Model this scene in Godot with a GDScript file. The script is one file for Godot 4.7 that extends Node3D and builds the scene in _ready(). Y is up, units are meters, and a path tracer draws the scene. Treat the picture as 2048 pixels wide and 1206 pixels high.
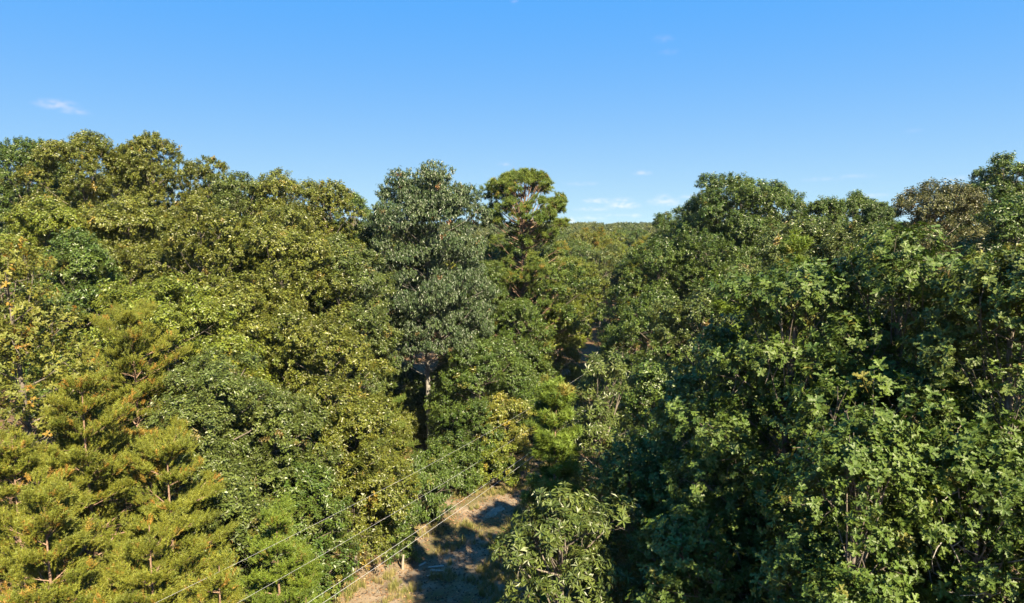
extends Node3D
# A wooded clearing seen from a drone at about tree-top height: oaks, pines, an overgrown track and a power line.

const F := 1384.0          # focal length of the photograph in its own pixels (2048 wide)
const CAM_H := 16.0
const PITCH := 6.2         # degrees down
const SUN_AZ := 152.0      # degrees to the right of straight ahead
const SUN_EL := 38.0
const EXPO := 4.0

var rng := RandomNumberGenerator.new()
var names := {}
var sprays := {}
var mats := {}
var tint_mats := {}
var bark := {}
var wob := FastNoiseLite.new()

# ------------------------------------------------------------------ helpers
class Shape:
	var v := PackedVector3Array()
	var n := PackedVector3Array()
	var c := PackedColorArray()
	func tri(a: Vector3, b: Vector3, d: Vector3, col: Color) -> void:
		var m := (d - a).cross(b - a).normalized()
		v.append(a); v.append(b); v.append(d)
		n.append(m); n.append(m); n.append(m)
		c.append(col); c.append(col); c.append(col)
	func smooth(a: Vector3, b: Vector3, d: Vector3, na: Vector3, nb: Vector3, nd: Vector3, col: Color) -> void:
		if (d - a).cross(b - a).dot(na + nb + nd) < 0.0:
			var t := b; b = d; d = t
			var tn := nb; nb = nd; nd = tn
		v.append(a); v.append(b); v.append(d)
		n.append(na); n.append(nb); n.append(nd)
		c.append(col); c.append(col); c.append(col)
	func tube(p: Array, r: Array, sides: int, col: Color) -> void:
		var rings := []
		var norms := []
		for i in p.size():
			var a: Vector3 = p[maxi(i - 1, 0)]
			var b: Vector3 = p[mini(i + 1, p.size() - 1)]
			var t := (b - a).normalized()
			var s := t.cross(Vector3.FORWARD if absf(t.z) < 0.8 else Vector3.RIGHT).normalized()
			var q := s.cross(t)
			var ring := []
			var nor := []
			for k in sides:
				var e := TAU * k / sides
				var o := s * cos(e) + q * sin(e)
				nor.append(o)
				var pp: Vector3 = p[i]
				var rr: float = r[i]
				ring.append(pp + o * rr)
			rings.append(ring); norms.append(nor)
		for i in p.size() - 1:
			for k in sides:
				var k2 := (k + 1) % sides
				smooth(rings[i][k], rings[i + 1][k], rings[i + 1][k2], norms[i][k], norms[i + 1][k], norms[i + 1][k2], col)
				smooth(rings[i][k], rings[i + 1][k2], rings[i][k2], norms[i][k], norms[i + 1][k2], norms[i][k2], col)
		var last := p.size() - 1
		var tip: Vector3 = p[last]
		for k in sides:
			var w: Vector3 = (tip - p[last - 1]).normalized()
			smooth(rings[last][k], tip, rings[last][(k + 1) % sides], w, w, w, col)
	func box(at: Vector3, b: Basis, h: Vector3, col: Color) -> void:
		for ax in 3:
			for sg in [-1.0, 1.0]:
				var nn := Vector3.ZERO
				nn[ax] = sg
				var p1 := Vector3.ZERO
				p1[(ax + 1) % 3] = 1.0
				var p2 := Vector3.ZERO
				p2[(ax + 2) % 3] = 1.0
				var q := []
				for e in [[-1, -1], [1, -1], [1, 1], [-1, 1]]:
					q.append(at + b * ((nn + p1 * float(e[0]) + p2 * float(e[1])) * h))
				var w: Vector3 = b * nn
				smooth(q[0], q[1], q[2], w, w, w, col)
				smooth(q[0], q[2], q[3], w, w, w, col)
	func mesh() -> ArrayMesh:
		var arr := []
		arr.resize(Mesh.ARRAY_MAX)
		arr[Mesh.ARRAY_VERTEX] = v
		arr[Mesh.ARRAY_NORMAL] = n
		arr[Mesh.ARRAY_COLOR] = c
		var m := ArrayMesh.new()
		m.add_surface_from_arrays(Mesh.PRIMITIVE_TRIANGLES, arr)
		return m

func rnd(a: float, b: float) -> float:
	return a + (b - a) * rng.randf()

func rdir() -> Vector3:
	var y := rnd(-1, 1)
	var a := rng.randf() * TAU
	var s := sqrt(1 - y * y)
	return Vector3(cos(a) * s, y, sin(a) * s)

func numbered(called: String) -> String:
	var k: int = names.get(called, 0)
	names[called] = k + 1
	return called if k == 0 else "%s_%03d" % [called, k]

func thing(called: String, label: String, category: String, at: Vector3, group := "") -> Node3D:
	var o := Node3D.new()
	o.name = numbered(called)
	add_child(o)
	o.position = at
	tag(o, label, category, group)
	return o

func tag(o: Node, label: String, category: String, group := "") -> void:
	o.set_meta("label", label)
	o.set_meta("category", category)
	if group:
		o.set_meta("group", group)

func part(called: String, m: Mesh, mat: Material, parent: Node) -> MeshInstance3D:
	var o := MeshInstance3D.new()
	o.name = called
	o.mesh = m
	o.material_override = mat
	parent.add_child(o, true)
	return o

func px(u: float, v: float, d: float) -> Vector3:      # the point at depth d on the line of sight of a photo pixel
	var r := Vector3((u - 1024.0) / F, -(v - 603.0) / F, -1.0).rotated(Vector3.RIGHT, deg_to_rad(-PITCH))
	return Vector3(0, CAM_H, 0) + r * (d / -r.z)

func pxy(u: float, v: float, y: float) -> Vector3:     # the point at height y on that line
	var r := Vector3((u - 1024.0) / F, -(v - 603.0) / F, -1.0).rotated(Vector3.RIGHT, deg_to_rad(-PITCH))
	return Vector3(0, CAM_H, 0) + r * ((y - CAM_H) / r.y)

# ------------------------------------------------------------------ materials
func leaf_material(rough: float, spec: float, back: Color) -> StandardMaterial3D:
	var m := StandardMaterial3D.new()
	m.vertex_color_use_as_albedo = true
	m.roughness = rough
	m.metallic_specular = spec
	m.backlight_enabled = true
	m.backlight = back
	m.cull_mode = BaseMaterial3D.CULL_DISABLED
	return m

func noise_tex(freq: float, lo: Color, hi: Color, sd: int, size := 512) -> NoiseTexture2D:
	var f := FastNoiseLite.new()
	f.seed = sd
	f.frequency = freq
	f.fractal_octaves = 5
	var t := NoiseTexture2D.new()
	t.width = size
	t.height = size
	t.seamless = true
	t.noise = f
	var g := Gradient.new()
	g.offsets = PackedFloat32Array([0.15, 0.85])
	g.colors = PackedColorArray([lo, hi])
	t.color_ramp = g
	return t

func rough_material(tex: Texture2D, scale: Vector3, rough := 0.95) -> StandardMaterial3D:
	var m := StandardMaterial3D.new()
	m.albedo_texture = tex
	m.vertex_color_use_as_albedo = true
	m.uv1_triplanar = true
	m.uv1_world_triplanar = true
	m.uv1_scale = scale
	m.roughness = rough
	m.metallic_specular = 0.3
	return m

# ------------------------------------------------------------------ leaf sprays (twig + leaves), built once and instanced
func add_leaf(s: Shape, base: Vector3, dir: Vector3, nor: Vector3, length: float, width: float, form: int, col: Color) -> void:
	var side := dir.cross(nor).normalized()
	var up := side.cross(dir).normalized()
	if form == 0:            # simple pointed leaf
		var e := base + dir * length * 0.52 + up * width * 0.22
		var tip := base + dir * length - up * length * 0.10
		s.tri(base, e + side * width * 0.5, tip, col)
		s.tri(base, tip, e - side * width * 0.5, col)
		return
	# lobed leaf
	var ss := [0.0, 0.20, 0.33, 0.50, 0.62, 0.80, 1.0]
	var ww := [0.06, 0.62, 0.24, 1.0, 0.36, 0.72, 0.0]
	var mid := []
	for k in 7:
		mid.append(base + dir * (length * ss[k]) - up * (length * 0.16 * ss[k] * ss[k]))
	for sg in [1.0, -1.0]:
		var edge := []
		for k in 7:
			var fwd: float = length * 0.10 * ww[k]
			edge.append(mid[k] + side * (sg * width * 0.5 * ww[k]) + up * (width * 0.16 * ww[k]) + dir * fwd)
		for k in 6:
			var cc := col * rnd(0.93, 1.07)
			if sg > 0:
				s.tri(mid[k], edge[k], edge[k + 1], cc)
				if k < 5: s.tri(mid[k], edge[k + 1], mid[k + 1], cc)
			else:
				s.tri(mid[k], edge[k + 1], edge[k], cc)
				if k < 5: s.tri(mid[k], mid[k + 1], edge[k + 1], cc)

func make_spray(kind: String) -> ArrayMesh:
	var s := Shape.new()
	var twig := Color(0.9, 0.75, 0.9)
	if kind == "oak":        # big lobed leaves bunched at the twig's end
		var tip := Vector3(rnd(-.05, .05), 0.34, rnd(-.05, .05))
		s.tube([Vector3.ZERO, tip * 0.5 + Vector3(.02, 0, 0), tip], [.006, .005, .003], 3, twig)
		for i in 13:
			var h := 1.0 if i < 6 else rnd(0.3, 0.95)
			var a := i * 2.4 + rnd(-.3, .3)
			var d := Vector3(cos(a), rnd(-0.15, 0.75), sin(a)).normalized()
			var nn := (Vector3.UP * 1.0 + rdir() * 0.55).normalized()
			var k := rnd(0.75, 1.25)
			add_leaf(s, tip * h, d, nn, rnd(.095, .15), rnd(.065, .092), 1, Color(k * rnd(.92, 1.12), k, k * rnd(.8, 1.1)))
	elif kind == "broad":    # many medium leaves along a forked twig
		for f in 3:
			var tip := Vector3(rnd(-.20, .20), rnd(.30, .46), rnd(-.20, .20))
			s.tube([Vector3.ZERO, tip], [.006, .003], 3, twig)
			for i in 9:
				var h := 0.3 + 0.75 * i / 9.0
				var a := i * 2.4 + rnd(-.5, .5)
				var d := Vector3(cos(a), rnd(-0.35, 0.6), sin(a)).normalized()
				var nn := (Vector3.UP + rdir() * 0.8).normalized()
				var k := rnd(0.65, 1.3)
				add_leaf(s, tip * h, d, nn, rnd(.10, .155), rnd(.06, .085), 0, Color(k * rnd(.9, 1.15), k, k * rnd(.75, 1.15)))
	elif kind == "droop":    # long leaves hanging from the twig
		for f in 3:
			var tip := Vector3(rnd(-.25, .25), rnd(.18, .4), rnd(-.25, .25))
			s.tube([Vector3.ZERO, tip], [.006, .003], 3, twig)
			for i in 8:
				var h := 0.3 + 0.75 * i / 8.0
				var a := i * 2.4 + rnd(-.5, .5)
				var d := Vector3(cos(a) * .7, rnd(-1.2, -0.35), sin(a) * .7).normalized()
				var nn := (Vector3(cos(a), 0.5, sin(a)) + rdir() * 0.5).normalized()
				var k := rnd(0.65, 1.3)
				add_leaf(s, tip * h, d, nn, rnd(.13, .19), rnd(.055, .08), 0, Color(k * rnd(.9, 1.1), k, k * rnd(.85, 1.2)))
	elif kind == "narrow":   # rosettes of long narrow leaves
		for f in 3:
			var tip := Vector3(rnd(-.16, .16), rnd(.22, .40), rnd(-.16, .16))
			s.tube([Vector3.ZERO, tip], [.006, .003], 3, twig)
			for i in 10:
				var a := i * 2.4 + rnd(-.4, .4)
				var d := Vector3(cos(a), rnd(-0.55, 0.55), sin(a)).normalized()
				var nn := (Vector3.UP + rdir() * 0.5).normalized()
				var k := rnd(0.65, 1.3)
				add_leaf(s, tip * rnd(.7, 1.0), d, nn, rnd(.11, .165), rnd(.034, .05), 0, Color(k * rnd(.9, 1.15), k, k * rnd(.75, 1.15)))
	elif kind == "needle":   # short-needled pine shoots
		for f in 4:
			var b := Vector3(rnd(-.10, .10), 0, rnd(-.10, .10)) * (0.0 if f == 0 else 1.0)
			var tip := b + Vector3(rnd(-.10, .10), rnd(.14, .26), rnd(-.10, .10))
			s.tube([b, tip], [.007, .004], 3, twig)
			for i in 22:
				var h := 0.1 + 0.95 * i / 22.0
				var a := i * 2.4
				var ax := (tip - b).normalized()
				var d := (Vector3(cos(a), 0, sin(a)) * rnd(.7, 1.1) + ax * rnd(.5, 1.0)).normalized()
				var o := b.lerp(tip, h)
				var k := rnd(0.7, 1.3)
				var w := d.cross(rdir()).normalized() * rnd(.006, .010)
				s.tri(o - w, o + w, o + d * rnd(.055, .09), Color(k * rnd(.9, 1.2), k, k * rnd(.8, 1.1)))
	elif kind == "long_needle":
		for f in 3:
			var b := Vector3(rnd(-.12, .12), 0, rnd(-.12, .12)) * (0.0 if f == 0 else 1.0)
			var tip := b + Vector3(rnd(-.08, .08), rnd(.16, .28), rnd(-.08, .08))
			s.tube([b, tip], [.009, .006], 3, twig)
			for i in 30:
				var h := 0.25 + 0.8 * i / 30.0
				var a := i * 2.4
				var ax := (tip - b).normalized()
				var d := (Vector3(cos(a), 0, sin(a)) * rnd(.5, 1.2) + ax * rnd(.3, 1.1)).normalized()
				var o := b.lerp(tip, h)
				var k := rnd(0.7, 1.3)
				var w := d.cross(rdir()).normalized() * rnd(.007, .012)
				s.tri(o - w, o + w, o + d * rnd(.13, .20) + Vector3(0, -.015, 0), Color(k * rnd(.9, 1.2), k, k * rnd(.8, 1.1)))
	elif kind == "far":      # a whole bough of leaves for trees beyond about 90 m
		for i in 44:
			var p := rdir() * pow(rng.randf(), .5) * Vector3(.55, .42, .55).x + Vector3(0, .3, 0)
			var d := rdir()
			var nn := (Vector3.UP * 1.2 + rdir()).normalized()
			var k := rnd(0.6, 1.3)
			add_leaf(s, p, d, nn, rnd(.20, .30), rnd(.13, .19), 0, Color(k * rnd(.9, 1.15), k, k * rnd(.8, 1.15)))
	return s.mesh()

func spray_of(kind: String) -> ArrayMesh:
	if not sprays.has(kind):
		var l := []
		for i in 4:
			l.append(make_spray(kind))
		sprays[kind] = l
	var list: Array = sprays[kind]
	return list[rng.randi() % 4]

# ------------------------------------------------------------------ palettes: [first colour, second colour, accent, share of accent], linear base colours
var PAL := {
	"olive": [Color(.082, .107, .015), Color(.138, .151, .021), Color(.24, .17, .03), .02],
	"lime": [Color(.100, .138, .014), Color(.155, .186, .020), Color(.26, .21, .03), .02],
	"mid": [Color(.045, .086, .013), Color(.088, .130, .020), Color(.19, .17, .03), .015],
	"grey": [Color(.062, .092, .018), Color(.104, .134, .028), Color(.20, .14, .04), .015],
	"bluish": [Color(.038, .070, .022), Color(.072, .105, .036), Color(.18, .09, .03), .010],
	"orange": [Color(.098, .116, .018), Color(.165, .164, .026), Color(.30, .15, .025), .08],
	"brown": [Color(.074, .083, .026), Color(.114, .112, .038), Color(.16, .10, .04), .06],
	"pine": [Color(.098, .122, .013), Color(.156, .170, .017), Color(.27, .15, .025), .07],
	"fresh_pine": [Color(.072, .116, .012), Color(.122, .172, .016), Color(.20, .15, .03), .03],
	"loblolly": [Color(.066, .112, .016), Color(.118, .156, .022), Color(.20, .15, .03), .05],
	"yellow": [Color(.110, .136, .020), Color(.185, .185, .026), Color(.30, .24, .03), .10],
}

func tint(p: Array, bias: float) -> Color:
	var c: Color = p[0]
	c = c.lerp(p[1], clampf(rng.randf() * .8 + bias, 0, 1))
	if rng.randf() < p[3]:
		c = c.lerp(p[2], rnd(.4, 1))
	return c * rnd(.82, 1.16)

func foliage(parent: Node3D, kind: String, places: Array, tints: PackedColorArray, near_parts: int) -> void:
	var mesh := spray_of(kind)
	var mk := "needle" if kind.ends_with("needle") else "oak" if kind == "oak" else "leaf"
	var mat: StandardMaterial3D = mats[mk]
	var rest := range(places.size())
	if near_parts > 0:
		var eye := Vector3(0, CAM_H, 0) - parent.position
		var order := []
		for i in places.size():
			order.append([(places[i].origin - eye).length(), i])
		order.sort_custom(func(a, b): return a[0] < b[0])
		rest = []
		for k in order.size():
			var i: int = order[k][1]
			if k < near_parts:
				var c := tints[i]
				var key := "%s %d %d %d" % [mk, int(c.r * 28), int(c.g * 28), int(c.b * 40)]
				if not tint_mats.has(key):
					var m2: StandardMaterial3D = mat.duplicate()
					m2.albedo_color = Color(c.r, c.g, c.b).linear_to_srgb()
					tint_mats[key] = m2
				var o := part("leaf_spray", mesh, tint_mats[key], parent)
				o.transform = places[i]
			else:
				rest.append(i)
	var mm := MultiMesh.new()
	mm.transform_format = MultiMesh.TRANSFORM_3D
	mm.use_colors = true
	mm.mesh = mesh
	mm.instance_count = rest.size()
	for k in rest.size():
		mm.set_instance_transform(k, places[rest[k]])
		mm.set_instance_color(k, tints[rest[k]])
	var o := MultiMeshInstance3D.new()
	o.name = "crown"
	o.multimesh = mm
	o.material_override = mat
	o.set_meta("kind", "stuff")
	parent.add_child(o, true)

func oriented(at: Vector3, y: Vector3, sc: float) -> Transform3D:
	y = y.normalized()
	var x := y.cross(rdir()).normalized()
	var z := x.cross(y)
	return Transform3D(Basis(x * sc, y * sc, z * sc), at)

func branch_mesh(pts: Array, r0: float, r1: float, sides: int, col: Color, into: Shape = null) -> Shape:
	var s := into if into else Shape.new()
	var rr := []
	for i in pts.size():
		rr.append(lerpf(r0, r1, float(i) / (pts.size() - 1)))
	s.tube(pts, rr, sides, col)
	return s

func curve_pts(a: Vector3, b: Vector3, lift: float, n: int, jit: float) -> Array:
	var m := (a + b) * .5 + Vector3(0, lift, 0) + rdir() * jit
	var out := []
	for i in n + 1:
		var t := float(i) / n
		out.append(a.lerp(m, t).lerp(m.lerp(b, t), t))
	return out

# spec: u, v = photo pixel of the top; d = depth in metres; w = crown width in photo pixels
func broad_tree(s: Dictionary) -> Node3D:
	rng.seed = hash("%s %s %s %s" % [s.u, s.v, s.d, s.get("kind", "broad")])
	var top := px(s.u, s.v, s.d)
	var hgt := top.y + 0.1
	var pos := Vector3(top.x, -0.1, top.z)
	var rad: float = s.w * .5 * s.d / F * s.get("wide", 1.16)
	var near: bool = s.d < 17
	var detail: bool = s.get("fine", near)
	var kind: String = s.get("kind", "broad")
	var pal: Array = PAL[s.get("pal", "olive")]
	var t := thing(s.get("name", "oak_tree"), s.label, s.get("cat", "tree"), pos, s.get("group", ""))
	var cb: float = hgt * s.get("base", 0.32)      # where the crown begins
	var cr: float = s.get("cr", clampf(rad * .30, .38, 1.15))
	var hc := hgt - cb
	var area := TAU * rad * hc * .80 + PI * rad * rad
	var n_cl := int(clampf(area / (PI * cr * cr) * s.get("fill", 0.82), 6, 260))
	var dens: float = s.get("dens", 7.0 if kind == "oak" else 7.2)
	var sz: float = s.get("sz", 1.0)
	var bcol: Color = s.get("bark", Color(.9, .88, .85))
	# trunk
	var tp := []
	var lean := Vector3(rnd(-.5, .5), 0, rnd(-.5, .5)) * minf(rad * .22, .7)
	var nseg := 9
	for i in nseg + 1:
		var f := float(i) / nseg
		tp.append(Vector3(lean.x * f + sin(f * 5 + lean.x * 9) * .12, hgt * .93 * f, lean.z * f + cos(f * 4 + lean.z * 9) * .12))
	var r0: float = s.get("trunk", clampf(hgt * .0125, .05, .28))
	part("trunk", branch_mesh(tp, r0, r0 * .16, 8 if detail else 6, bcol).mesh(), bark[s.get("barkmat", "grey")], t)
	# clumps over the crown's envelope
	var clumps := []
	var sd := rng.randf() * 100
	for i in n_cl:
		var yy := -0.80 + 1.80 * (i + rnd(.1, .9)) / n_cl
		var a := i * 2.39996 + rnd(-.45, .45)
		var prof := pow(sqrt(maxf(1.0 - yy * yy, 0.0)), .66)
		if s.get("cone", 0.0) > 0:
			prof = lerpf(prof, 1.0 - maxf(yy, -.3) * .9, s.cone)
		var lump: float = 1.0 + s.get("lump", .42) * wob.get_noise_3d(cos(a) * 60 + sd, yy * 65, sin(a) * 60 + sd)
		var q := rnd(.82, 1.0) if rng.randf() < (.66 if kind == "oak" else .76) else rnd(.30, .72)
		var r := maxf(rad * prof * lump * q - cr * .45, 0.03)
		var mid := cb + hc * .42
		var y := mid + (hc * .58 - cr * .6 if yy > 0 else hc * .42) * yy * (q * .5 + .5)
		if yy > .2: y += rad * .30 * wob.get_noise_2d(cos(a) * r * 16 + sd * 3, sin(a) * r * 16 - sd) * 1.4
		if s.has("dome"):          # a rounded head over a ragged, tufted lower crown
			var dh: float = s.dome
			if i % 20 < 9:
				var dy := rnd(-.25, 1.0)
				y = hgt - dh + dh * dy * .88
				r = maxf(rad * pow(sqrt(1.0 - dy * dy), .8) * rnd(.72, 1.0) - cr * .3, .05)
			else:
				y = lerpf(cb, hgt - dh * 1.2, rng.randf())
				r = rad * rnd(.25, 1.0) - cr * .2
		clumps.append([Vector3(cos(a) * r, minf(y, hgt - cr * .45), sin(a) * r), cr * rnd(.70, 1.22)])
	clumps.append([Vector3(lean.x, hgt - cr * .75, lean.z), cr])
	for i in 5:
		var e := i * 1.257 + sd
		clumps.append([Vector3(lean.x + cos(e) * rad * .34, hgt - cr * rnd(1.1, 1.7), lean.z + sin(e) * rad * .34), cr * rnd(.7, 1.0)])
	# branches
	var joined := Shape.new()
	for c in clumps:
		var cp: Vector3 = c[0]
		var out := Vector2(cp.x, cp.z).length()
		var hy := clampf(cp.y - out * rnd(.4, .9), cb * .7 + hc * .3 * rng.randf(), hgt * .9 - hc * .2 * rng.randf())
		var k := hy / (hgt * .93) * nseg
		var i0 := clampi(int(k), 0, nseg - 1)
		var from: Vector3 = tp[i0].lerp(tp[i0 + 1], k - i0)
		var ln := from.distance_to(cp)
		var pts := curve_pts(from, cp, -ln * .10, 4, ln * .10)
		var br: float = minf(.014 + ln * .011, r0 * .55) * s.get("limb", 1.0)
		var tone := bcol * rnd(.85, 1.15)
		if detail:
			var sh := branch_mesh(pts, br, .010, 5, tone)
			for e in 3:
				var q: Vector3 = pts[3].lerp(pts[4], rnd(0, 1))
				branch_mesh(curve_pts(q, cp + rdir() * c[1] * .8, 0, 2, .08), .011, .005, 4, tone, sh)
			part("branch", sh.mesh(), bark[s.get("barkmat", "grey")], t)
		else:
			branch_mesh(pts, br, .012, 4, tone, joined)
			branch_mesh(curve_pts(pts[3], cp + rdir() * c[1] * .8, 0, 2, .08), .012, .006, 3, tone, joined)
	if not detail:
		part("boughs", joined.mesh(), bark[s.get("barkmat", "grey")], t).set_meta("kind", "stuff")
	# leaves
	var places := []
	var tints := PackedColorArray()
	var droop := kind == "droop"
	var spread: float = s.get("spread", 1.08)
	for c in clumps:
		var cp: Vector3 = c[0]
		var rr: float = c[1]
		var axis := Vector3(cp.x, 0, cp.z).normalized() * .8 + Vector3(0, .65, 0)
		var cnt := int(TAU * rr * rr * dens / (sz * sz))
		var bias := rnd(-.15, .35)
		for i in cnt:
			var dv := rdir()
			if dv.dot(axis) < -.25 and rng.randf() < .7:
				dv = -dv
			var p := cp + dv * Vector3(1, .72, 1) * rr * (.40 + .60 * sqrt(rng.randf())) * spread - dv * .25 * sz
			var yd := dv * .7 + Vector3(0, .55, 0) + rdir() * .35
			if droop:
				yd = Vector3(dv.x * .35, 1, dv.z * .35)
			places.append(oriented(p, yd, sz * rnd(.65, 1.3)))
			tints.append(tint(pal, bias))
	foliage(t, kind, places, tints, 280 if near else 0)
	return t

# layered pine with whorls of flat boughs
func pine_tree(s: Dictionary) -> Node3D:
	rng.seed = hash("%s %s %s pine" % [s.u, s.v, s.d])
	var top := px(s.u, s.v, s.d)
	var hgt := top.y + 0.1
	var rad: float = s.w * .5 * s.d / F * 1.12
	var pal: Array = PAL[s.get("pal", "pine")]
	var detail: bool = s.get("fine", true)
	var kind: String = s.get("kind", "needle")
	var t := thing("pine_tree", s.label, "tree", Vector3(top.x, -0.1, top.z), s.get("group", ""))
	var r0: float = s.get("trunk", clampf(hgt * .011, .05, .2))
	var tp := []
	for i in 9:
		var f := i / 8.0
		tp.append(Vector3(sin(f * 6) * .07, hgt * f * .985, cos(f * 5) * .07))
	var bcol := Color(.95, .92, .88)
	part("trunk", branch_mesh(tp, r0, .012, 7, bcol).mesh(), bark["pine"], t)
	var joined := Shape.new()
	var places := []
	var tints := PackedColorArray()
	var base: float = hgt * s.get("base", .12)
	var y := base
	var step: float = s.get("step", .95)
	var a0 := 0.0
	var sz: float = s.get("sz", 1.0)
	var dens: float = s.get("dens", 1.0)
	while y < hgt - .25:
		var f := (y - base) / (hgt - base)
		var n := 5 + rng.randi() % 2
		a0 += 1.1
		var live := 0
		for i in n:
			var a := a0 + TAU * i / n + rnd(-.35, .35)
			var ln := rad * pow(1.0 - f * .97, s.get("taper", .5)) * rnd(.38, 1.22)
			var rise := lerpf(.05, .75, f * f) + rnd(-.12, .18)
			var dir := Vector3(cos(a), rise, sin(a)).normalized()
			var k := clampf(y + rnd(-.2, .2), .1, hgt * .97) / (hgt * .985) * 8.0
			var i0 := clampi(int(k), 0, 7)
			var from: Vector3 = tp[i0].lerp(tp[i0 + 1], k - i0)
			var to := from + dir * ln + Vector3(0, ln * .06, 0)
			var pts := curve_pts(from, to, -ln * .07, 4, ln * .05)
			var tone := bcol * rnd(.8, 1.2)
			var sh := branch_mesh(pts, .010 + ln * .008, .005, 4, tone, null if detail else joined)
			if rng.randf() < .14 and f < .65:
				for e in 5:
					var g0: Vector3 = pts[1 + e % 3].lerp(pts[2 + e % 3], rng.randf())
					branch_mesh(curve_pts(g0, g0 + (dir + rdir() * .8) * ln * rnd(.15, .35), 0, 2, .05), .008, .004, 3, tone, sh)
				if detail: part("branch", sh.mesh(), bark["pine"], t)
				continue      # a bare dead bough
			var side := Vector3(-sin(a), 0, cos(a))
			var cnt := int(ln * 24.0 * dens / sz + 3)
			var bias := rnd(-.2, .4)
			var tired := rng.randf() < .035
			for j in cnt:
				var g := pow(rnd(.06, 1.0), .8)
				var kk := g * 4.0
				var j0 := clampi(int(kk), 0, 3)
				var q: Vector3 = pts[j0].lerp(pts[j0 + 1], kk - j0)
				var spread := ln * .34 * (1.15 - g) + .10
				var lat := rnd(-1, 1)
				var p := q + side * lat * spread + dir * absf(lat) * spread * .5 + Vector3(0, rnd(-.05, .06), 0)
				if j % 4 == 0:
					branch_mesh([q - dir * .1, p], .007, .004, 3, tone, sh)
				places.append(oriented(p, dir * .55 + side * lat * .45 + Vector3(0, .75, 0) + rdir() * .3, sz * rnd(.75, 1.25)))
				var c := tint(pal, bias)
				if tired:
					c = c.lerp(pal[2], rnd(.3, .8))
				tints.append(c)
			if detail: part("branch", sh.mesh(), bark["pine"], t)
		y += step * rnd(.75, 1.25) * (1.0 - .35 * f)
	for i in 8:
		places.append(oriented(Vector3(0, hgt - .12 * i, 0), Vector3.UP + rdir() * .5, sz))
		tints.append(tint(pal, .3))
	if not detail:
		part("boughs", joined.mesh(), bark["pine"], t).set_meta("kind", "stuff")
	foliage(t, kind, places, tints, 0)
	return t

# ------------------------------------------------------------------ the scene
func _ready() -> void:
	wob.seed = 7
	wob.frequency = .02
	# camera, sky, sun
	var cam := Camera3D.new()
	cam.name = "camera"
	cam.fov = rad_to_deg(2.0 * atan(603.0 / F))
	cam.far = 6000.0
	cam.near = 0.1
	add_child(cam)
	cam.position = Vector3(0, CAM_H, 0)
	cam.rotation_degrees = Vector3(-PITCH, 0, 0)
	cam.current = true
	var env := Environment.new()
	env.background_mode = Environment.BG_SKY
	var sm := ProceduralSkyMaterial.new()
	sm.sky_top_color = Color8(64, 165, 255)
	sm.sky_horizon_color = Color8(202, 240, 253)
	sm.sky_curve = .10
	sm.ground_bottom_color = Color8(70, 78, 60)
	sm.ground_horizon_color = Color8(150, 175, 180)
	sm.sun_angle_max = 1.0
	sm.sky_cover = clouds()
	sm.sky_cover_modulate = Color(1, .96, 1, .75)
	var sky := Sky.new()
	sky.sky_material = sm
	env.sky = sky
	env.background_energy_multiplier = 1.0 / EXPO
	env.tonemap_mode = Environment.TONE_MAPPER_LINEAR
	env.tonemap_exposure = EXPO
	env.fog_enabled = true
	env.fog_density = .00007
	env.fog_light_color = Color(.80, .88, .97)
	env.sdfgi_enabled = true
	env.ssao_enabled = true
	env.ssil_enabled = true
	var we := WorldEnvironment.new()
	we.name = "world_environment"
	we.environment = env
	add_child(we)
	var sun := DirectionalLight3D.new()
	sun.name = "sun"
	sun.light_energy = 1.6
	sun.light_color = Color(1.0, .93, .80)
	sun.light_angular_distance = .5
	sun.shadow_enabled = true
	add_child(sun)
	var az := deg_to_rad(SUN_AZ)
	var el := deg_to_rad(SUN_EL)
	sun.look_at_from_position(Vector3(sin(az) * cos(el), sin(el), -cos(az) * cos(el)) * 50, Vector3.ZERO)
	# materials
	mats["leaf"] = leaf_material(.44, .5, Color(.55, .62, .22))
	mats["oak"] = leaf_material(.52, .42, Color(.55, .62, .22))
	mats["needle"] = leaf_material(.6, .4, Color(.35, .38, .15))
	bark["grey"] = rough_material(noise_tex(.03, Color(.32, .30, .27), Color(.54, .51, .47), 3), Vector3(1.5, .5, 1.5))
	bark["pale"] = rough_material(noise_tex(.03, Color(.40, .39, .37), Color(.62, .61, .59), 5), Vector3(1.5, .4, 1.5))
	bark["pine"] = rough_material(noise_tex(.04, Color(.36, .29, .24), Color(.62, .53, .46), 4), Vector3(1.2, .6, 1.2))
	build_ground()
	build_left()
	build_centre()
	build_right()
	build_forest()
	build_line()
	build_litter()

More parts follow.
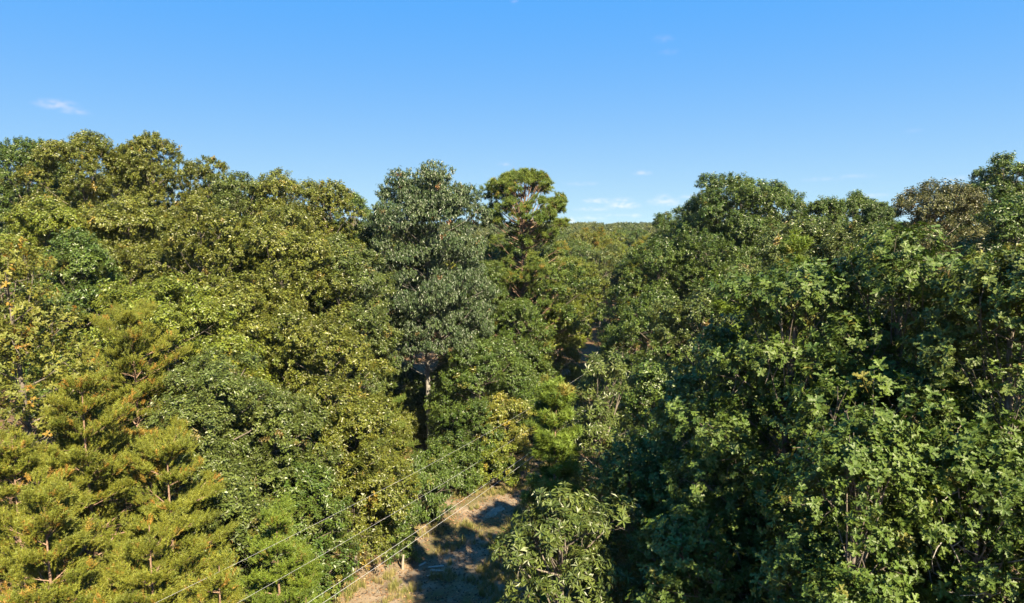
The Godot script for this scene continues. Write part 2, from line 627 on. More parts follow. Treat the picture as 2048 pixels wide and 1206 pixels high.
func clouds() -> ImageTexture:
	var w := 4096
	var h := 2048
	var im := Image.create(w, h, false, Image.FORMAT_RGBA8)
	im.fill(Color(0, 0, 0, 0))
	var nz := FastNoiseLite.new()
	nz.seed = 12
	nz.frequency = .055
	nz.fractal_octaves = 4
	# each: photo pixel of the centre, half sizes in photo pixels, strength, warmth
	var list := [[112, 210, 34, 11, .5], [148, 223, 26, 6, .35], [1326, 78, 22, 9, .16], [1338, 104, 24, 7, .12], [1007, 328, 16, 4, .3], [1070, 340, 22, 5, .3], [1284, 346, 20, 6, .42], [1165, 367, 40, 5, .2],
		[1195, 402, 36, 7, .5], [1245, 411, 34, 9, .65], [1245, 399, 22, 6, .4], [1185, 418, 40, 6, .35], [1328, 402, 34, 8, .5], [1325, 393, 16, 8, .3], [1388, 393, 32, 6, .4], [1142, 444, 14, 12, .6], [1180, 436, 34, 5, .3], [1270, 431, 13, 5, .45],
		[1640, 358, 42, 5, .14], [1712, 352, 32, 5, .22], [1826, 261, 18, 4, .12], [1745, 391, 34, 5, .28], [1915, 355, 26, 5, .2], [1028, 2, 8, 4, .3], [1345, 408, 50, 5, .3], [1225, 430, 60, 4, .2]]
	for c in list:
		var c0 := px(c[0], c[1], 1.0) - Vector3(0, CAM_H, 0)
		c0 = c0.normalized()
		var cu := atan2(c0.x, -c0.z) / TAU * w
		var cv := acos(c0.y) / PI * h
		var hx: float = c[2] / F / TAU * w
		var hy: float = c[3] / F / PI * h
		for y in range(int(cv - hy * 1.6), int(cv + hy * 1.6) + 1):
			for x in range(int(cu - hx * 1.4), int(cu + hx * 1.4) + 1):
				var e := Vector2((x - cu) / hx, (y - cv) / hy)
				if e.y > 0: e.y *= 1.5
				var fall := clampf(1.15 - e.length(), 0, 1)
				var k: float = fall * clampf(.75 + 1.3 * nz.get_noise_2d(x * 2.2, y * 5.0), 0, 1.2) * c[4]
				if k <= 0.0: continue
				var xw := posmod(x, w)
				var old := im.get_pixel(xw, y)
				var al := clampf(maxf(old.a, k), 0, 1)
				var lit := clampf(.95 - .12 * e.y, .6, 1)
				im.set_pixel(xw, y, Color(.92 * lit, .72 * lit, .62 * lit, al))
	return ImageTexture.create_from_image(im)

func track_x(z: float) -> float:      # centre line of the overgrown track
	var pts := [[0.0, -5.0], [-20.0, -5.0], [-28.0, -4.4], [-34.0, -3.4], [-40.0, -1.6], [-50.0, .3], [-70.0, 4.6], [-97.0, 9.6], [-140.0, 18.0], [-300.0, 48.0]]
	for i in pts.size() - 1:
		if z <= pts[i][0] and z >= pts[i + 1][0]:
			return lerpf(pts[i][1], pts[i + 1][1], (z - pts[i][0]) / (pts[i + 1][0] - pts[i][0]))
	return -4.0

func build_ground() -> void:
	var s := Shape.new()
	var xs := [-1500.0, -600.0, -200.0, -60.0, -20.0, 20.0, 60.0, 200.0, 600.0, 1500.0]
	for i in xs.size() - 1:
		for j in xs.size() - 1:
			var a := Vector3(xs[i], 0, xs[j])
			var b := Vector3(xs[i + 1], 0, xs[j])
			var c := Vector3(xs[i + 1], 0, xs[j + 1])
			var d := Vector3(xs[i], 0, xs[j + 1])
			s.smooth(a, b, c, Vector3.UP, Vector3.UP, Vector3.UP, Color(1, 1, 1))
			s.smooth(a, c, d, Vector3.UP, Vector3.UP, Vector3.UP, Color(1, 1, 1))
	var gm := rough_material(noise_tex(.02, Color(.24, .19, .13), Color(.50, .40, .29), 21), Vector3(.35, .35, .35))
	part("ground", s.mesh(), gm, self).set_meta("kind", "structure")
	# the track: a fine sheet of bare gravelly earth with grassy patches
	var nz := FastNoiseLite.new()
	nz.seed = 31
	nz.frequency = .16
	nz.fractal_octaves = 4
	var t := Shape.new()
	var st := .3
	var rows := []
	var z := -20.0
	while z > -72.0:
		var row := []
		var cx := track_x(z)
		for k in range(-20, 21):
			var x := cx + st * k
			var off := absf(x - cx) + nz.get_noise_2d(x, z) * 2.2
			var n1 := nz.get_noise_2d(x * 1.6 + 50, z * 1.6)
			var n2 := nz.get_noise_2d(x * 5 + 9, z * 5)
			var col := Color(.32, .255, .185) * (1.0 + n2 * .7)
			col = col.lerp(Color(.15, .14, .05), clampf((n1 - .02) * 5, 0, .85))
			col = col.lerp(Color(.33, .26, .18), clampf((off - 2.0) * 1.2 + n2 * .8, 0, .9))
			row.append([Vector3(x, .012 + .07 * absf(nz.get_noise_2d(x * 3, z * 3)), z), off, col])
		rows.append(row)
		z -= st
	for i in rows.size() - 1:
		for k in 40:
			var q := [rows[i][k], rows[i][k + 1], rows[i + 1][k + 1], rows[i + 1][k]]
			for e in [[0, 1, 2], [0, 2, 3]]:
				if q[e[0]][1] + q[e[1]][1] + q[e[2]][1] > lerpf(13.2, 9.0, clampf((i * st - 20.0) / 12.0, 0.0, 1.0)): continue
				for j in [0, 2, 1] if true else []:
					t.v.append(q[e[j]][0])
					t.n.append(Vector3.UP)
					t.c.append(q[e[j]][2])
	var tm := rough_material(noise_tex(.09, Color(.62, .60, .58), Color(1, 1, 1), 22), Vector3(.9, .9, .9))
	part("track", t.mesh(), tm, self).set_meta("kind", "structure")

const G_OAK := "oaks on the left slope of the wood"

func build_left() -> void:
	# far row against the sky
	broad_tree({"u": 40, "v": 276, "d": 50.0, "w": 180, "pal": "mid", "label": "green oak standing against the sky above the orange turning oak"})
	broad_tree({"u": 160, "v": 266, "d": 48.0, "w": 190, "pal": "olive", "label": "tall olive oak with two lobed tops against the sky"})
	broad_tree({"u": 305, "v": 266, "d": 50.0, "w": 190, "pal": "olive", "fill": .85, "label": "tall olive oak with open feathery top letting the sky through"})
	broad_tree({"u": 408, "v": 312, "d": 54.0, "w": 120, "pal": "olive", "fill": .8, "label": "slender oak top rising just right of the tallest olive oak"})
	broad_tree({"u": 478, "v": 345, "d": 46.0, "w": 160, "pal": "grey", "label": "rounded grey-green oak on the skyline beside the slender oak top"})
	broad_tree({"u": 565, "v": 340, "d": 48.0, "w": 170, "pal": "olive", "label": "olive oak with knobbly crown midway along the falling skyline"})
	broad_tree({"u": 650, "v": 358, "d": 46.0, "w": 150, "pal": "olive", "label": "olive oak ending the skyline row before the tall dark tree"})
	broad_tree({"u": 708, "v": 388, "d": 55.0, "w": 90, "pal": "mid", "label": "narrow oak top squeezed between olive oak and tall dark tree"})
	# middle row
	broad_tree({"u": 85, "v": 395, "d": 38.0, "w": 210, "pal": "lime", "label": "broad yellow-green oak in front of the two lobed oak"})
	broad_tree({"u": 240, "v": 392, "d": 40.0, "w": 220, "pal": "olive", "label": "dense olive oak in front of the feathery topped oak"})
	broad_tree({"u": 405, "v": 398, "d": 38.0, "w": 230, "pal": "olive", "label": "large olive oak with pale boughs showing in its hollows"})
	broad_tree({"u": 560, "v": 415, "d": 38.0, "w": 240, "pal": "olive", "label": "large yellowish oak below the knobbly skyline crown"})
	broad_tree({"u": 680, "v": 470, "d": 40.0, "w": 180, "pal": "grey", "label": "grey-green oak pressed against the left side of the tall dark tree"})
	# front row
	broad_tree({"u": 325, "v": 556, "d": 31.0, "w": 350, "pal": "lime", "label": "round yellow-green oak with a full dome shaped crown"})
	broad_tree({"u": 150, "v": 475, "d": 33.0, "w": 190, "pal": "mid", "label": "green oak between the orange oak and the yellow-green dome"})
	broad_tree({"u": 500, "v": 545, "d": 34.0, "w": 210, "pal": "olive", "label": "oak behind the right edge of the yellow-green dome"})
	broad_tree({"u": 640, "v": 630, "d": 32.0, "w": 250, "pal": "olive", "base": .2, "label": "wide olive oak whose foliage reaches down to the bushes"})
	broad_tree({"u": 425, "v": 705, "d": 26.0, "w": 280, "pal": "grey", "base": .15, "sz": .8, "dens": 7.0, "label": "small leaved grey-green tree with bare twigs beside the pines"})
	broad_tree({"u": 555, "v": 790, "d": 27.0, "w": 220, "pal": "grey", "base": .12, "label": "grey-green tree below the wide olive oak"})
	broad_tree({"u": 700, "v": 790, "d": 31.0, "w": 200, "pal": "olive", "base": .1, "label": "low olive oak left of the pale trunk"})
	broad_tree({"u": 25, "v": 470, "d": 22.0, "w": 230, "kind": "oak", "pal": "orange", "base": .2, "fine": true, "fill": 1.25, "cr": .8, "sz": .9, "label": "oak with orange and yellow turning leaves above the layered pines"})
	broad_tree({"u": 600, "v": 930, "d": 26.0, "w": 180, "pal": "mid", "base": .08, "label": "low leafy tree between the wires and the layered pines"})
	broad_tree({"u": 450, "v": 960, "d": 22.5, "w": 160, "pal": "grey", "base": .1, "label": "small grey-green sapling wedged among the layered pines"})
	# layered pines in front
	pine_tree({"u": 265, "v": 628, "d": 26.0, "w": 360, "base": .2, "label": "tallest layered pine, its spire in front of the yellow-green dome"})
	pine_tree({"u": 165, "v": 765, "d": 21.0, "w": 420, "base": .1, "label": "layered pine with pale bare trunk showing in its middle"})
	pine_tree({"u": 25, "v": 860, "d": 19.0, "w": 330, "label": "layered pine below the orange oak"})
	pine_tree({"u": 335, "v": 880, "d": 20.5, "w": 360, "label": "layered pine in front of the small leaved grey-green tree"})
	pine_tree({"u": 90, "v": 985, "d": 16.5, "w": 420, "label": "low spreading pine in front of the pine with the bare trunk"})
	pine_tree({"u": 300, "v": 1040, "d": 17.0, "w": 400, "label": "low pine with bare grey twigs at its foot"})
	pine_tree({"u": 555, "v": 1030, "d": 20.0, "w": 230, "pal": "fresh_pine", "label": "bright green young pine below the lowest stretch of the wires"})
	pine_tree({"u": 440, "v": 1120, "d": 16.0, "w": 240, "label": "small pine crossed by the leftmost wire"})
	pine_tree({"u": 612, "v": 1120, "d": 20.0, "w": 150, "pal": "fresh_pine", "label": "small bright pine at the edge of the sunny verge"})
	pine_tree({"u": 765, "v": 705, "d": 42.0, "w": 110, "pal": "loblolly", "label": "yellowish pine half hidden behind the pale trunk's tree", "fine": false})

func build_centre() -> void:
	broad_tree({"u": 850, "v": 334, "d": 47.0, "w": 245, "kind": "droop", "name": "tall_tree", "pal": "bluish", "base": .29, "wide": 1.08, "lump": .28, "fill": 1.3, "cr": 1.0, "limb": .45, "spread": 1.34, "fine": true, "barkmat": "pale", "trunk": .21, "dens": 8.0,
		"label": "tallest dark blue-green tree with drooping leaves and pale bare trunk"})
	broad_tree({"u": 1046, "v": 336, "d": 55.0, "w": 170, "kind": "long_needle", "name": "pine_tree", "pal": "loblolly", "base": .30, "wide": 1.05, "dome": 3.9, "fill": 1.5, "fine": true, "barkmat": "pine", "cr": .78, "dens": 6.4, "sz": 1.35,
		"label": "tall dome topped pine with tufted needles beside the tall dark tree"})
	broad_tree({"u": 790, "v": 735, "d": 53.0, "w": 130, "pal": "mid", "base": .1, "label": "green tree deep in the wood left of the pale trunk"})
	broad_tree({"u": 885, "v": 745, "d": 54.0, "w": 120, "pal": "mid", "base": .1, "label": "green tree deep in the wood right behind the pale trunk"})
	broad_tree({"u": 790, "v": 815, "d": 50.0, "w": 150, "pal": "olive", "base": .06, "name": "shrub", "cat": "shrub", "label": "olive shrub in the hollow left of the pale trunk"})
	broad_tree({"u": 965, "v": 520, "d": 52.0, "w": 150, "pal": "mid", "label": "oak filling the gap between tall tree and tufted pine"})
	broad_tree({"u": 1112, "v": 508, "d": 64.0, "w": 130, "pal": "lime", "label": "yellow-green oak just beyond the tufted pine along the track"})
	broad_tree({"u": 1158, "v": 512, "d": 78.0, "w": 100, "pal": "lime", "label": "pale yellow-green tree farther along the track's left side"})
	broad_tree({"u": 1102, "v": 590, "d": 57.0, "w": 110, "pal": "lime", "base": .1, "label": "small yellow-green tree at the tufted pine's right foot"})
	broad_tree({"u": 1040, "v": 600, "d": 51.0, "w": 120, "pal": "mid", "base": .1, "label": "leafy tree at the foot of the tufted pine"})
	broad_tree({"u": 960, "v": 660, "d": 46.5, "w": 190, "pal": "mid", "base": .08, "label": "leafy green tree right of the pale trunk"})
	broad_tree({"u": 1050, "v": 700, "d": 50.0, "w": 100, "pal": "mid", "base": .05, "label": "small leafy tree where the track narrows"})
	broad_tree({"u": 1010, "v": 790, "d": 43.0, "w": 110, "pal": "yellow", "base": .05, "name": "shrub", "cat": "shrub", "label": "shrub with bright yellow leaves beside the track"})
	broad_tree({"u": 945, "v": 800, "d": 43.0, "w": 150, "pal": "mid", "base": .03, "name": "shrub", "cat": "shrub", "label": "dense green shrub between the pale trunk and the yellow shrub"})
	broad_tree({"u": 893, "v": 895, "d": 41.0, "w": 140, "pal": "mid", "base": .03, "name": "shrub", "cat": "shrub", "label": "dense green shrub in front of the pale trunk"})
	broad_tree({"u": 815, "v": 928, "d": 36.5, "w": 190, "pal": "mid", "kind": "droop", "base": .03, "name": "shrub", "cat": "shrub", "label": "green shrub with drooping leaves at the track's bend"})
	broad_tree({"u": 990, "v": 880, "d": 41.5, "w": 110, "pal": "lime", "base": .03, "name": "shrub", "cat": "shrub", "label": "yellow-green shrub at the end of the sunlit grass"})
	broad_tree({"u": 750, "v": 855, "d": 34.0, "w": 150, "pal": "olive", "base": .04, "name": "shrub", "cat": "shrub", "label": "olive shrub left of the pale trunk's foot"})
	broad_tree({"u": 800, "v": 1005, "d": 31.5, "w": 70, "pal": "mid", "base": .03, "name": "shrub", "cat": "shrub", "label": "small shrub below the shrub with drooping leaves"})
	pine_tree({"u": 1115, "v": 770, "d": 21.0, "w": 140, "pal": "fresh_pine", "kind": "long_needle", "taper": .42, "base": .40, "dens": 1.0, "step": .62, "label": "bright green young pine standing beside the track, wires passing behind"})
	broad_tree({"u": 1208, "v": 712, "d": 22.5, "w": 150, "kind": "narrow", "pal": "grey", "base": .1, "label": "pale grey-green oak behind the bright young pine"})
	broad_tree({"u": 1135, "v": 975, "d": 14.0, "w": 320, "kind": "narrow", "pal": "grey", "base": .25, "dens": 9.0, "cr": .55, "label": "young olive oak overhanging the near end of the track"})

func build_right() -> void:
	# skyline
	broad_tree({"u": 1490, "v": 350, "d": 55.0, "w": 265, "fill": 1.4, "pal": "mid", "label": "large dense oak forming the rounded hill of the right skyline"})
	broad_tree({"u": 1388, "v": 402, "d": 62.0, "w": 120, "pal": "mid", "label": "oak on the left shoulder of the rounded skyline oak"})
	broad_tree({"u": 1338, "v": 426, "d": 76.0, "w": 90, "pal": "mid", "label": "smaller oak at the foot of the right skyline by the gap"})
	broad_tree({"u": 1645, "v": 394, "d": 58.0, "w": 110, "pal": "mid", "label": "oak on the right shoulder of the rounded skyline oak"})
	broad_tree({"u": 1702, "v": 385, "d": 62.0, "w": 120, "pal": "mid", "label": "lighter green oak in the dip of the right skyline"})
	broad_tree({"u": 1760, "v": 405, "d": 60.0, "w": 90, "pal": "mid", "fill": 1.8, "dens": 10.5, "sz": .70, "limb": .30, "label": "small oak beside the brownish skyline oak"})
	broad_tree({"u": 1885, "v": 362, "d": 38.0, "w": 230, "pal": "brown", "dens": 6.0, "label": "brownish oak with browning leaves on the right skyline"})
	broad_tree({"u": 2010, "v": 310, "d": 44.0, "w": 150, "pal": "mid", "label": "bright green oak rising behind the brownish oak"})
	broad_tree({"u": 2020, "v": 395, "d": 29.0, "w": 190, "pal": "mid", "label": "broad oak in front of the bright green skyline oak"})
	# middle
	broad_tree({"u": 1322, "v": 476, "d": 47.0, "w": 180, "pal": "mid", "base": .12, "label": "tall oak at the right edge of the view down the track"})
	broad_tree({"u": 1430, "v": 462, "d": 46.0, "w": 170, "pal": "mid", "label": "oak in front of the rounded skyline oak"})
	broad_tree({"u": 1590, "v": 445, "d": 38.0, "w": 250, "pal": "grey", "label": "grey-green oak behind the nearest lobed leaf oaks"})
	broad_tree({"u": 1715, "v": 455, "d": 35.0, "w": 210, "pal": "grey", "label": "grey-green oak in front of the skyline dip"})
	broad_tree({"u": 1312, "v": 590, "d": 39.0, "w": 180, "pal": "mid", "base": .08, "label": "broad oak along the right side of the track"})
	broad_tree({"u": 1400, "v": 580, "d": 30.0, "w": 220, "pal": "grey", "base": .1, "label": "grey-green oak between the broad track oak and lobed leaf oaks"})
	broad_tree({"u": 1320, "v": 730, "d": 26.0, "w": 220, "pal": "mid", "base": .06, "label": "leafy oak just right of the pale grey-green oak"})
	pine_tree({"u": 1592, "v": 472, "d": 21.0, "w": 130, "pal": "fresh_pine", "kind": "long_needle", "label": "bright pine top peeping over the lobed leaf oaks"})
	pine_tree({"u": 1468, "v": 568, "d": 19.0, "w": 120, "pal": "fresh_pine", "kind": "long_needle", "label": "small bright pine top left of the nearest oaks"})
	# near lobed oaks
	broad_tree({"u": 1272, "v": 875, "d": 17.0, "w": 230, "kind": "oak", "pal": "mid", "base": .1, "cr": .6, "fill": 1.4, "dens": 10.5, "sz": .70, "limb": .30, "label": "lobed leaf oak between the young olive oak and the pale oak"})
	broad_tree({"u": 1580, "v": 515, "d": 13.5, "w": 420, "kind": "oak", "pal": "mid", "base": .30, "cr": .62, "fill": 1.4, "dens": 10.5, "sz": .70, "limb": .30, "label": "near lobed leaf oak with a dark hollow round its trunk"})
	broad_tree({"u": 1840, "v": 455, "d": 12.0, "w": 430, "kind": "oak", "pal": "mid", "base": .30, "cr": .62, "fill": 1.4, "dens": 10.5, "sz": .70, "limb": .30, "label": "near lobed leaf oak in front of the brownish skyline oak"})
	broad_tree({"u": 2080, "v": 500, "d": 10.0, "w": 420, "kind": "oak", "pal": "grey", "base": .35, "cr": .6, "fill": 1.4, "dens": 10.5, "sz": .70, "limb": .30, "label": "nearest lobed leaf oak with pale leaf undersides"})
	broad_tree({"u": 1445, "v": 690, "d": 15.5, "w": 260, "kind": "oak", "pal": "mid", "base": .2, "cr": .6, "fill": 1.4, "dens": 10.5, "sz": .70, "limb": .30, "label": "lobed leaf oak beside the small bright pine top"})
	broad_tree({"u": 1370, "v": 850, "d": 17.5, "w": 250, "kind": "oak", "pal": "mid", "base": .1, "cr": .6, "fill": 1.4, "dens": 10.5, "sz": .70, "limb": .30, "label": "lobed leaf oak just behind the young olive oak"})
	broad_tree({"u": 1760, "v": 740, "d": 10.5, "w": 420, "kind": "oak", "pal": "mid", "base": .40, "cr": .55, "label": "lower lobed leaf oak between two near oaks"})
	broad_tree({"u": 1420, "v": 1010, "d": 12.5, "w": 330, "kind": "oak", "pal": "mid", "base": .25, "cr": .55, "fill": 1.4, "dens": 10.5, "sz": .70, "limb": .30, "label": "low lobed leaf oak below the dark hollow"})
	broad_tree({"u": 1650, "v": 1040, "d": 10.0, "w": 330, "kind": "oak", "pal": "mid", "base": .4, "cr": .5, "fill": 1.4, "dens": 10.5, "sz": .70, "limb": .30, "label": "lowest lobed leaf sapling under the near oaks"})
	broad_tree({"u": 1725, "v": 805, "d": 9.2, "w": 260, "kind": "oak", "pal": "mid", "base": .45, "cr": .5, "fill": 1.4, "dens": 9.0, "sz": .66, "limb": .30, "label": "slim lobed leaf sapling standing before the lower near oak"})
	broad_tree({"u": 1985, "v": 850, "d": 9.0, "w": 330, "kind": "oak", "pal": "mid", "base": .45, "cr": .5, "barkmat": "pale", "fill": 1.4, "dens": 10.5, "sz": .70, "limb": .30, "label": "lobed leaf sapling with a pale slender trunk under the nearest oak"})

var SKYLINE := [[-200, 300], [0, 290], [200, 285], [330, 280], [400, 330], [520, 355], [640, 370], [720, 415], [760, 430], [1130, 445], [1300, 452], [1340, 440], [1400, 415], [1480, 370], [1600, 390], [1640, 405], [1760, 415], [1800, 390], [1950, 380], [2000, 330], [2300, 330]]

func skyline(u: float) -> float:
	for i in SKYLINE.size() - 1:
		if u <= SKYLINE[i + 1][0]:
			return lerpf(SKYLINE[i][1], SKYLINE[i + 1][1], (u - SKYLINE[i][0]) / float(SKYLINE[i + 1][0] - SKYLINE[i][0]))
	return 330.0

func build_forest() -> void:
	# trees along and beyond the track, seen through the gap
	var r := RandomNumberGenerator.new()
	r.seed = 99
	var d := 74.0
	while d < 210.0:
		var x0 := track_x(-d)
		var gap := 2.6 if d < 90 else -2.0
		for k in range(-2, 5):
			var x := x0 + (k + .5) * 5.6 + r.randf_range(-1.3, 1.3)
			if absf(x - x0) < gap + 1.6: continue
			var u := 1024 + F * x / d
			if u < 1085 or u > 1345: continue
			var v := lerpf(520, 462, clampf((d - 74) / 70, 0, 1)) + r.randf_range(-8, 22)
			var pal: String = ["mid", "olive", "grey", "lime", "mid"][r.randi() % 5]
			if r.randf() < .3:
				pine_tree({"u": u, "v": v, "d": d + r.randf_range(-2, 2), "w": 4.6 / d * F, "pal": "pine", "fine": false, "base": .3, "sz": 1.9, "step": .8, "taper": .5, "label": "small pine lining the far stretch of the track" if d < 110 else "small pine in the woods past the track's end", "group": "far pines beyond the track"})
			else:
				broad_tree({"u": u, "v": v, "d": d + r.randf_range(-2, 2), "w": r.randf_range(5.0, 7.2) / d * F, "pal": pal, "base": .4, "sz": 1.5, "dens": 5.5, "label": {"mid": "green", "olive": "olive", "grey": "grey-green", "lime": "yellow-green"}[pal] + (" oak lining the far stretch of the track" if d < 110 else " oak in the woods past the track's end"), "group": "far oaks beyond the track"})
		d += 7.0
	# the ranks that close the wood behind the front rows
	for row in [[57.0, 15.0], [67.0, 30.0], [80.0, 40.0], [96.0, 46.0]]:
		var u := -60.0
		while u < 2110.0:
			var dd: float = row[0] + r.randf_range(-3, 3)
			var gap_tree: bool = u > 690 and u < 1110
			if (row[0] < 70 and (u < 700 or u > 1350)) or gap_tree:
				var v: float = (468.0 if gap_tree else skyline(u) + row[1]) + r.randf_range(0, 30) + (40.0 if gap_tree and row[0] < 60 else 0.0)
				broad_tree({"u": u, "v": v, "d": dd, "w": 6.6 / dd * F, "pal": ["olive", "mid", "olive"][r.randi() % 3] if u < 1000 else ["mid", "grey"][r.randi() % 2], "base": .45, "sz": 1.4, "dens": 5.0, "label": "oak filling the wood behind the tall dark tree" if gap_tree else "oak in the ranks behind the left skyline oaks" if u < 1000 else "oak in the ranks behind the right skyline oaks", "group": "oaks behind the tall dark tree" if gap_tree else "oaks behind the left skyline" if u < 1000 else "oaks behind the right skyline"})
			u += 6.6 / dd * F * r.randf_range(.9, 1.2)
	# the far-off wood on the horizon
	var mm := MultiMesh.new()
	mm.transform_format = MultiMesh.TRANSFORM_3D
	mm.use_colors = true
	mm.mesh = spray_of("far")
	var where := []
	var cols := []
	rng.seed = 4242
	for i in 1300:
		var dep := 205.0 + 520.0 * pow(r.randf(), 1.5)
		var x := r.randf_range(-.55, .62) * dep
		var h := r.randf_range(12.5, 17.0) + (dep - 205) * .006
		var rad := r.randf_range(2.8, 4.6)
		var p0: Color = [Color(.07, .095, .025), Color(.10, .115, .028), Color(.05, .075, .025)][r.randi() % 3]
		for k in 46:
			var q := rdir()
			q.y = absf(q.y) * 1.1 - .15
			where.append(oriented(Vector3(x, h - rad * 1.1, -dep) + q * rad, q, r.randf_range(1.2, 2.0)))
			cols.append(p0 * r.randf_range(.8, 1.25))
	mm.instance_count = where.size()
	for i in where.size():
		mm.set_instance_transform(i, where[i])
		mm.set_instance_color(i, cols[i])
	var o := MultiMeshInstance3D.new()
	o.name = "distant_woodland"
	o.multimesh = mm
	o.material_override = mats["leaf"]
	add_child(o)
	tag(o, "far-off woodland canopy closing the gap on the horizon", "woodland")
	o.set_meta("kind", "stuff")

func build_line() -> void:
	var metal := StandardMaterial3D.new()
	metal.albedo_color = Color(.66, .66, .66)
	metal.roughness = .45
	metal.metallic = .0
	# each wire: two photo pixels that it crosses and its height there
	var list := [[375, 1206, 1135, 771, 7.4, "highest thin wire of the power line, passing above the young pine"], [540, 1200, 1053, 859, 7.4, "second thin wire of the power line, just under the highest wire"],
		[661, 1206, 1051, 910, 7.0, "bright wire of the power line crossing the sunny verge"], [690, 1206, 1043, 929, 7.0, "lowest bright wire of the power line, paired with another"]]
	var dir := Vector3(sin(deg_to_rad(24.7)), 0, -cos(deg_to_rad(24.7)))
	var ends := []
	for w in list:
		var a := pxy(w[0], w[1], w[4])
		var b := pxy(w[2], w[3], w[4])
		var e := (b - a).normalized()
		var p0 := a - e * 12.0
		var p1 := a + e * 42.0
		ends.append([p0, p1])
		var pts := []
		for i in 25:
			var f := i / 24.0
			var q := p0.lerp(p1, f)
			q.y += 1.2 * (pow(f * 2 - 1.05, 2) - .06)
			pts.append(q)
		var rr := []
		for i in 25: rr.append(.0027 if w[4] > 7.2 else .0040)
		var s := Shape.new()
		s.tube(pts, rr, 5, Color(1, 1, 1))
		var o := part("power_wire", s.mesh(), metal, self)
		o.name = numbered("power_wire")
		tag(o, w[5], "wire", "wires of the power line")

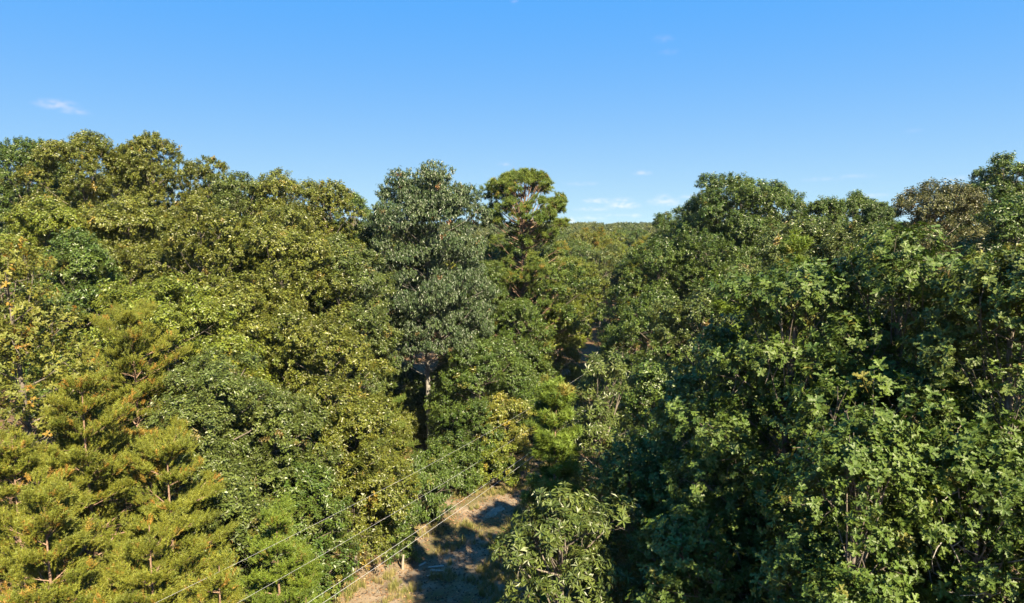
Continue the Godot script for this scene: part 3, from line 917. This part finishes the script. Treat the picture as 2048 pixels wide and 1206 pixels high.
func build_litter() -> void:
	var wood := rough_material(noise_tex(.05, Color(.72, .70, .66), Color(.95, .94, .92), 41), Vector3(2, 2, 2), .8)
	var earth := rough_material(noise_tex(.1, Color(.62, .60, .56), Color(.9, .88, .85), 42), Vector3(1.5, 1.5, 1.5))
	var i := 0
	for b in [[872, 1133, .75, .09, .2], [874, 1141, .62, .10, -.1], [845, 1128, .45, .08, .9], [862, 1150, .4, .07, .5]]:
		var s := Shape.new()
		var at := pxy(b[0], b[1], .07)
		s.box(Vector3.ZERO, Basis(Vector3.UP, b[4]) * Basis(Vector3.RIGHT, .05), Vector3(b[2] * .5, .018, b[3] * .5), Color(.6, .6, .6))
		var o := part("board", s.mesh(), wood, self)
		o.name = numbered("board")
		o.position = at
		tag(o, ["longest pale board lying in the shaded part of the track", "pale board lying just in front of the longest board", "short pale board lying askew beside the post", "smallest pale board lying nearest the verge"][i], "board", "boards dumped on the track")
		i += 1
	var s2 := Shape.new()
	var foot := pxy(805, 1140, 0.0)
	s2.tube([Vector3(0, -.1, 0), Vector3(.02, .35, 0), Vector3(.06, .75, .02)], [.06, .055, .05], 8, Color(.55, .5, .45))
	var post := part("post", s2.mesh(), earth, self)
	post.name = numbered("post")
	post.position = foot
	tag(post, "short weathered post leaning at the sunny verge of the track", "post")
	# heap of pale gravel in the sunlit grass
	var s3 := Shape.new()
	var heap := pxy(990, 1024, 0.0)
	var nz := FastNoiseLite.new()
	nz.frequency = .8
	var n := 14
	var grid := []
	for a in n + 1:
		var row := []
		for b in n + 1:
			var x := (a / float(n) * 2 - 1)
			var z := (b / float(n) * 2 - 1)
			var k := maxf(0.0, 1.0 - x * x - z * z)
			var ir := 1.0 + .5 * nz.get_noise_2d(atan2(z, x) * 1.6 + 7, 3.0)
			row.append(Vector3(x * .42 * ir, .14 * k + .10 * k * nz.get_noise_2d(x * 4, z * 9) - .03, z * 1.25 * ir))
		grid.append(row)
	for a in n:
		for b in n:
			var col := Color(.62, .57, .50) * rnd(.7, 1.15)
			for q in [[grid[a][b], grid[a + 1][b], grid[a + 1][b + 1]], [grid[a][b], grid[a + 1][b + 1], grid[a][b + 1]]]:
				var up: Vector3 = (q[2] - q[0]).cross(q[1] - q[0]).normalized()
				if up.y < 0: up = -up
				s3.smooth(q[0], q[1], q[2], up, up, up, col)
	var hp := part("gravel_heap", s3.mesh(), earth, self)
	hp.position = heap
	hp.rotation.y = -.45
	tag(hp, "low heap of pale gravel in the sunlit grass of the track", "gravel heap")
	# grass along the verges
	var g := Shape.new()
	for k in 26:
		var a := rng.randf() * TAU
		var o := Vector3(cos(a), 0, sin(a)) * rnd(0, .10)
		var tip := o * rnd(1.5, 3.5) + Vector3(0, rnd(.12, .34), 0)
		var w := Vector3(-sin(a), 0, cos(a)) * .009
		var c := rnd(.7, 1.3)
		g.tri(o - w, o + w, tip, Color(c, c, c))
	var gm := g.mesh()
	var r := RandomNumberGenerator.new()
	r.seed = 5
	var where := []
	var cols := []
	for k in 15000:
		var z := -22.0 - 60.0 * pow(r.randf(), 1.4)
		var x := track_x(z) + r.randf_range(-6.5, 5.0)
		var off := absf(x - track_x(z))
		var pn := wob.get_noise_2d(x * 22, z * 22)
		if off < 2.6 and pn < .16: continue
		if pn < -.22: continue
		where.append(oriented(Vector3(x, 0, z), Vector3.UP + Vector3(r.randf_range(-.2, .2), 0, r.randf_range(-.2, .2)), r.randf_range(.6, 1.5)))
		cols.append(Color(.13, .15, .03).lerp(Color(.30, .24, .10), r.randf()))
	var mm := MultiMesh.new()
	mm.transform_format = MultiMesh.TRANSFORM_3D
	mm.use_colors = true
	mm.mesh = gm
	mm.instance_count = where.size()
	for k in where.size():
		mm.set_instance_transform(k, where[k])
		mm.set_instance_color(k, cols[k])
	var go := MultiMeshInstance3D.new()
	go.name = "grass"
	go.multimesh = mm
	go.material_override = mats["needle"]
	add_child(go)
	tag(go, "dry and green grass growing along the track's verges", "grass")
	go.set_meta("kind", "stuff")

	scatter("pebbles", pebble_mesh(), 7000, 3.4, .35, 1.6, [Color(.34, .30, .25), Color(.50, .46, .40), Color(.22, .18, .15)], "small pale pebbles strewn over the track", "pebbles", bark["pale"])
	scatter("fallen_leaves", litter_mesh(), 4500, 6.5, .7, 1.5, [Color(.22, .12, .06), Color(.30, .19, .10), Color(.15, .09, .05)], "brown fallen leaves strewn along the track's verges", "fallen leaves", mats["needle"])

func pebble_mesh() -> ArrayMesh:
	var s := Shape.new()
	var p := [Vector3(.05, 0, 0), Vector3(.01, 0, .04), Vector3(-.045, 0, .01), Vector3(-.005, 0, -.05)]
	for i in 4:
		s.tri(p[i], p[(i + 1) % 4], Vector3(.004, .035, 0), Color(1, 1, 1))
	return s.mesh()

func litter_mesh() -> ArrayMesh:
	var s := Shape.new()
	for i in 5:
		var b := Vector3(rnd(-.2, .2), rnd(.005, .03), rnd(-.2, .2))
		var a := rng.randf() * TAU
		add_leaf(s, b, Vector3(cos(a), rnd(0, .3), sin(a)).normalized(), (Vector3.UP + rdir() * .4).normalized(), rnd(.08, .13), rnd(.05, .07), 0, Color(1, 1, 1) * rnd(.7, 1.3))
	return s.mesh()

func scatter(called: String, mesh: Mesh, count: int, half: float, lo: float, hi: float, colours: Array, label: String, category: String, mat: Material) -> void:
	var r := RandomNumberGenerator.new()
	r.seed = hash(called)
	var mm := MultiMesh.new()
	mm.transform_format = MultiMesh.TRANSFORM_3D
	mm.use_colors = true
	mm.mesh = mesh
	mm.instance_count = count
	for k in count:
		var z := -22.0 - 50.0 * pow(r.randf(), 1.4)
		var x := track_x(z) + r.randf_range(-half, half)
		var sc := r.randf_range(lo, hi)
		mm.set_instance_transform(k, Transform3D(Basis(Vector3.UP, r.randf() * TAU).scaled(Vector3.ONE * sc), Vector3(x, .025, z)))
		var c: Color = colours[r.randi() % colours.size()]
		mm.set_instance_color(k, c * r.randf_range(.8, 1.2))
	var o := MultiMeshInstance3D.new()
	o.name = called
	o.multimesh = mm
	o.material_override = mat
	add_child(o)
	tag(o, label, category)
	o.set_meta("kind", "stuff")
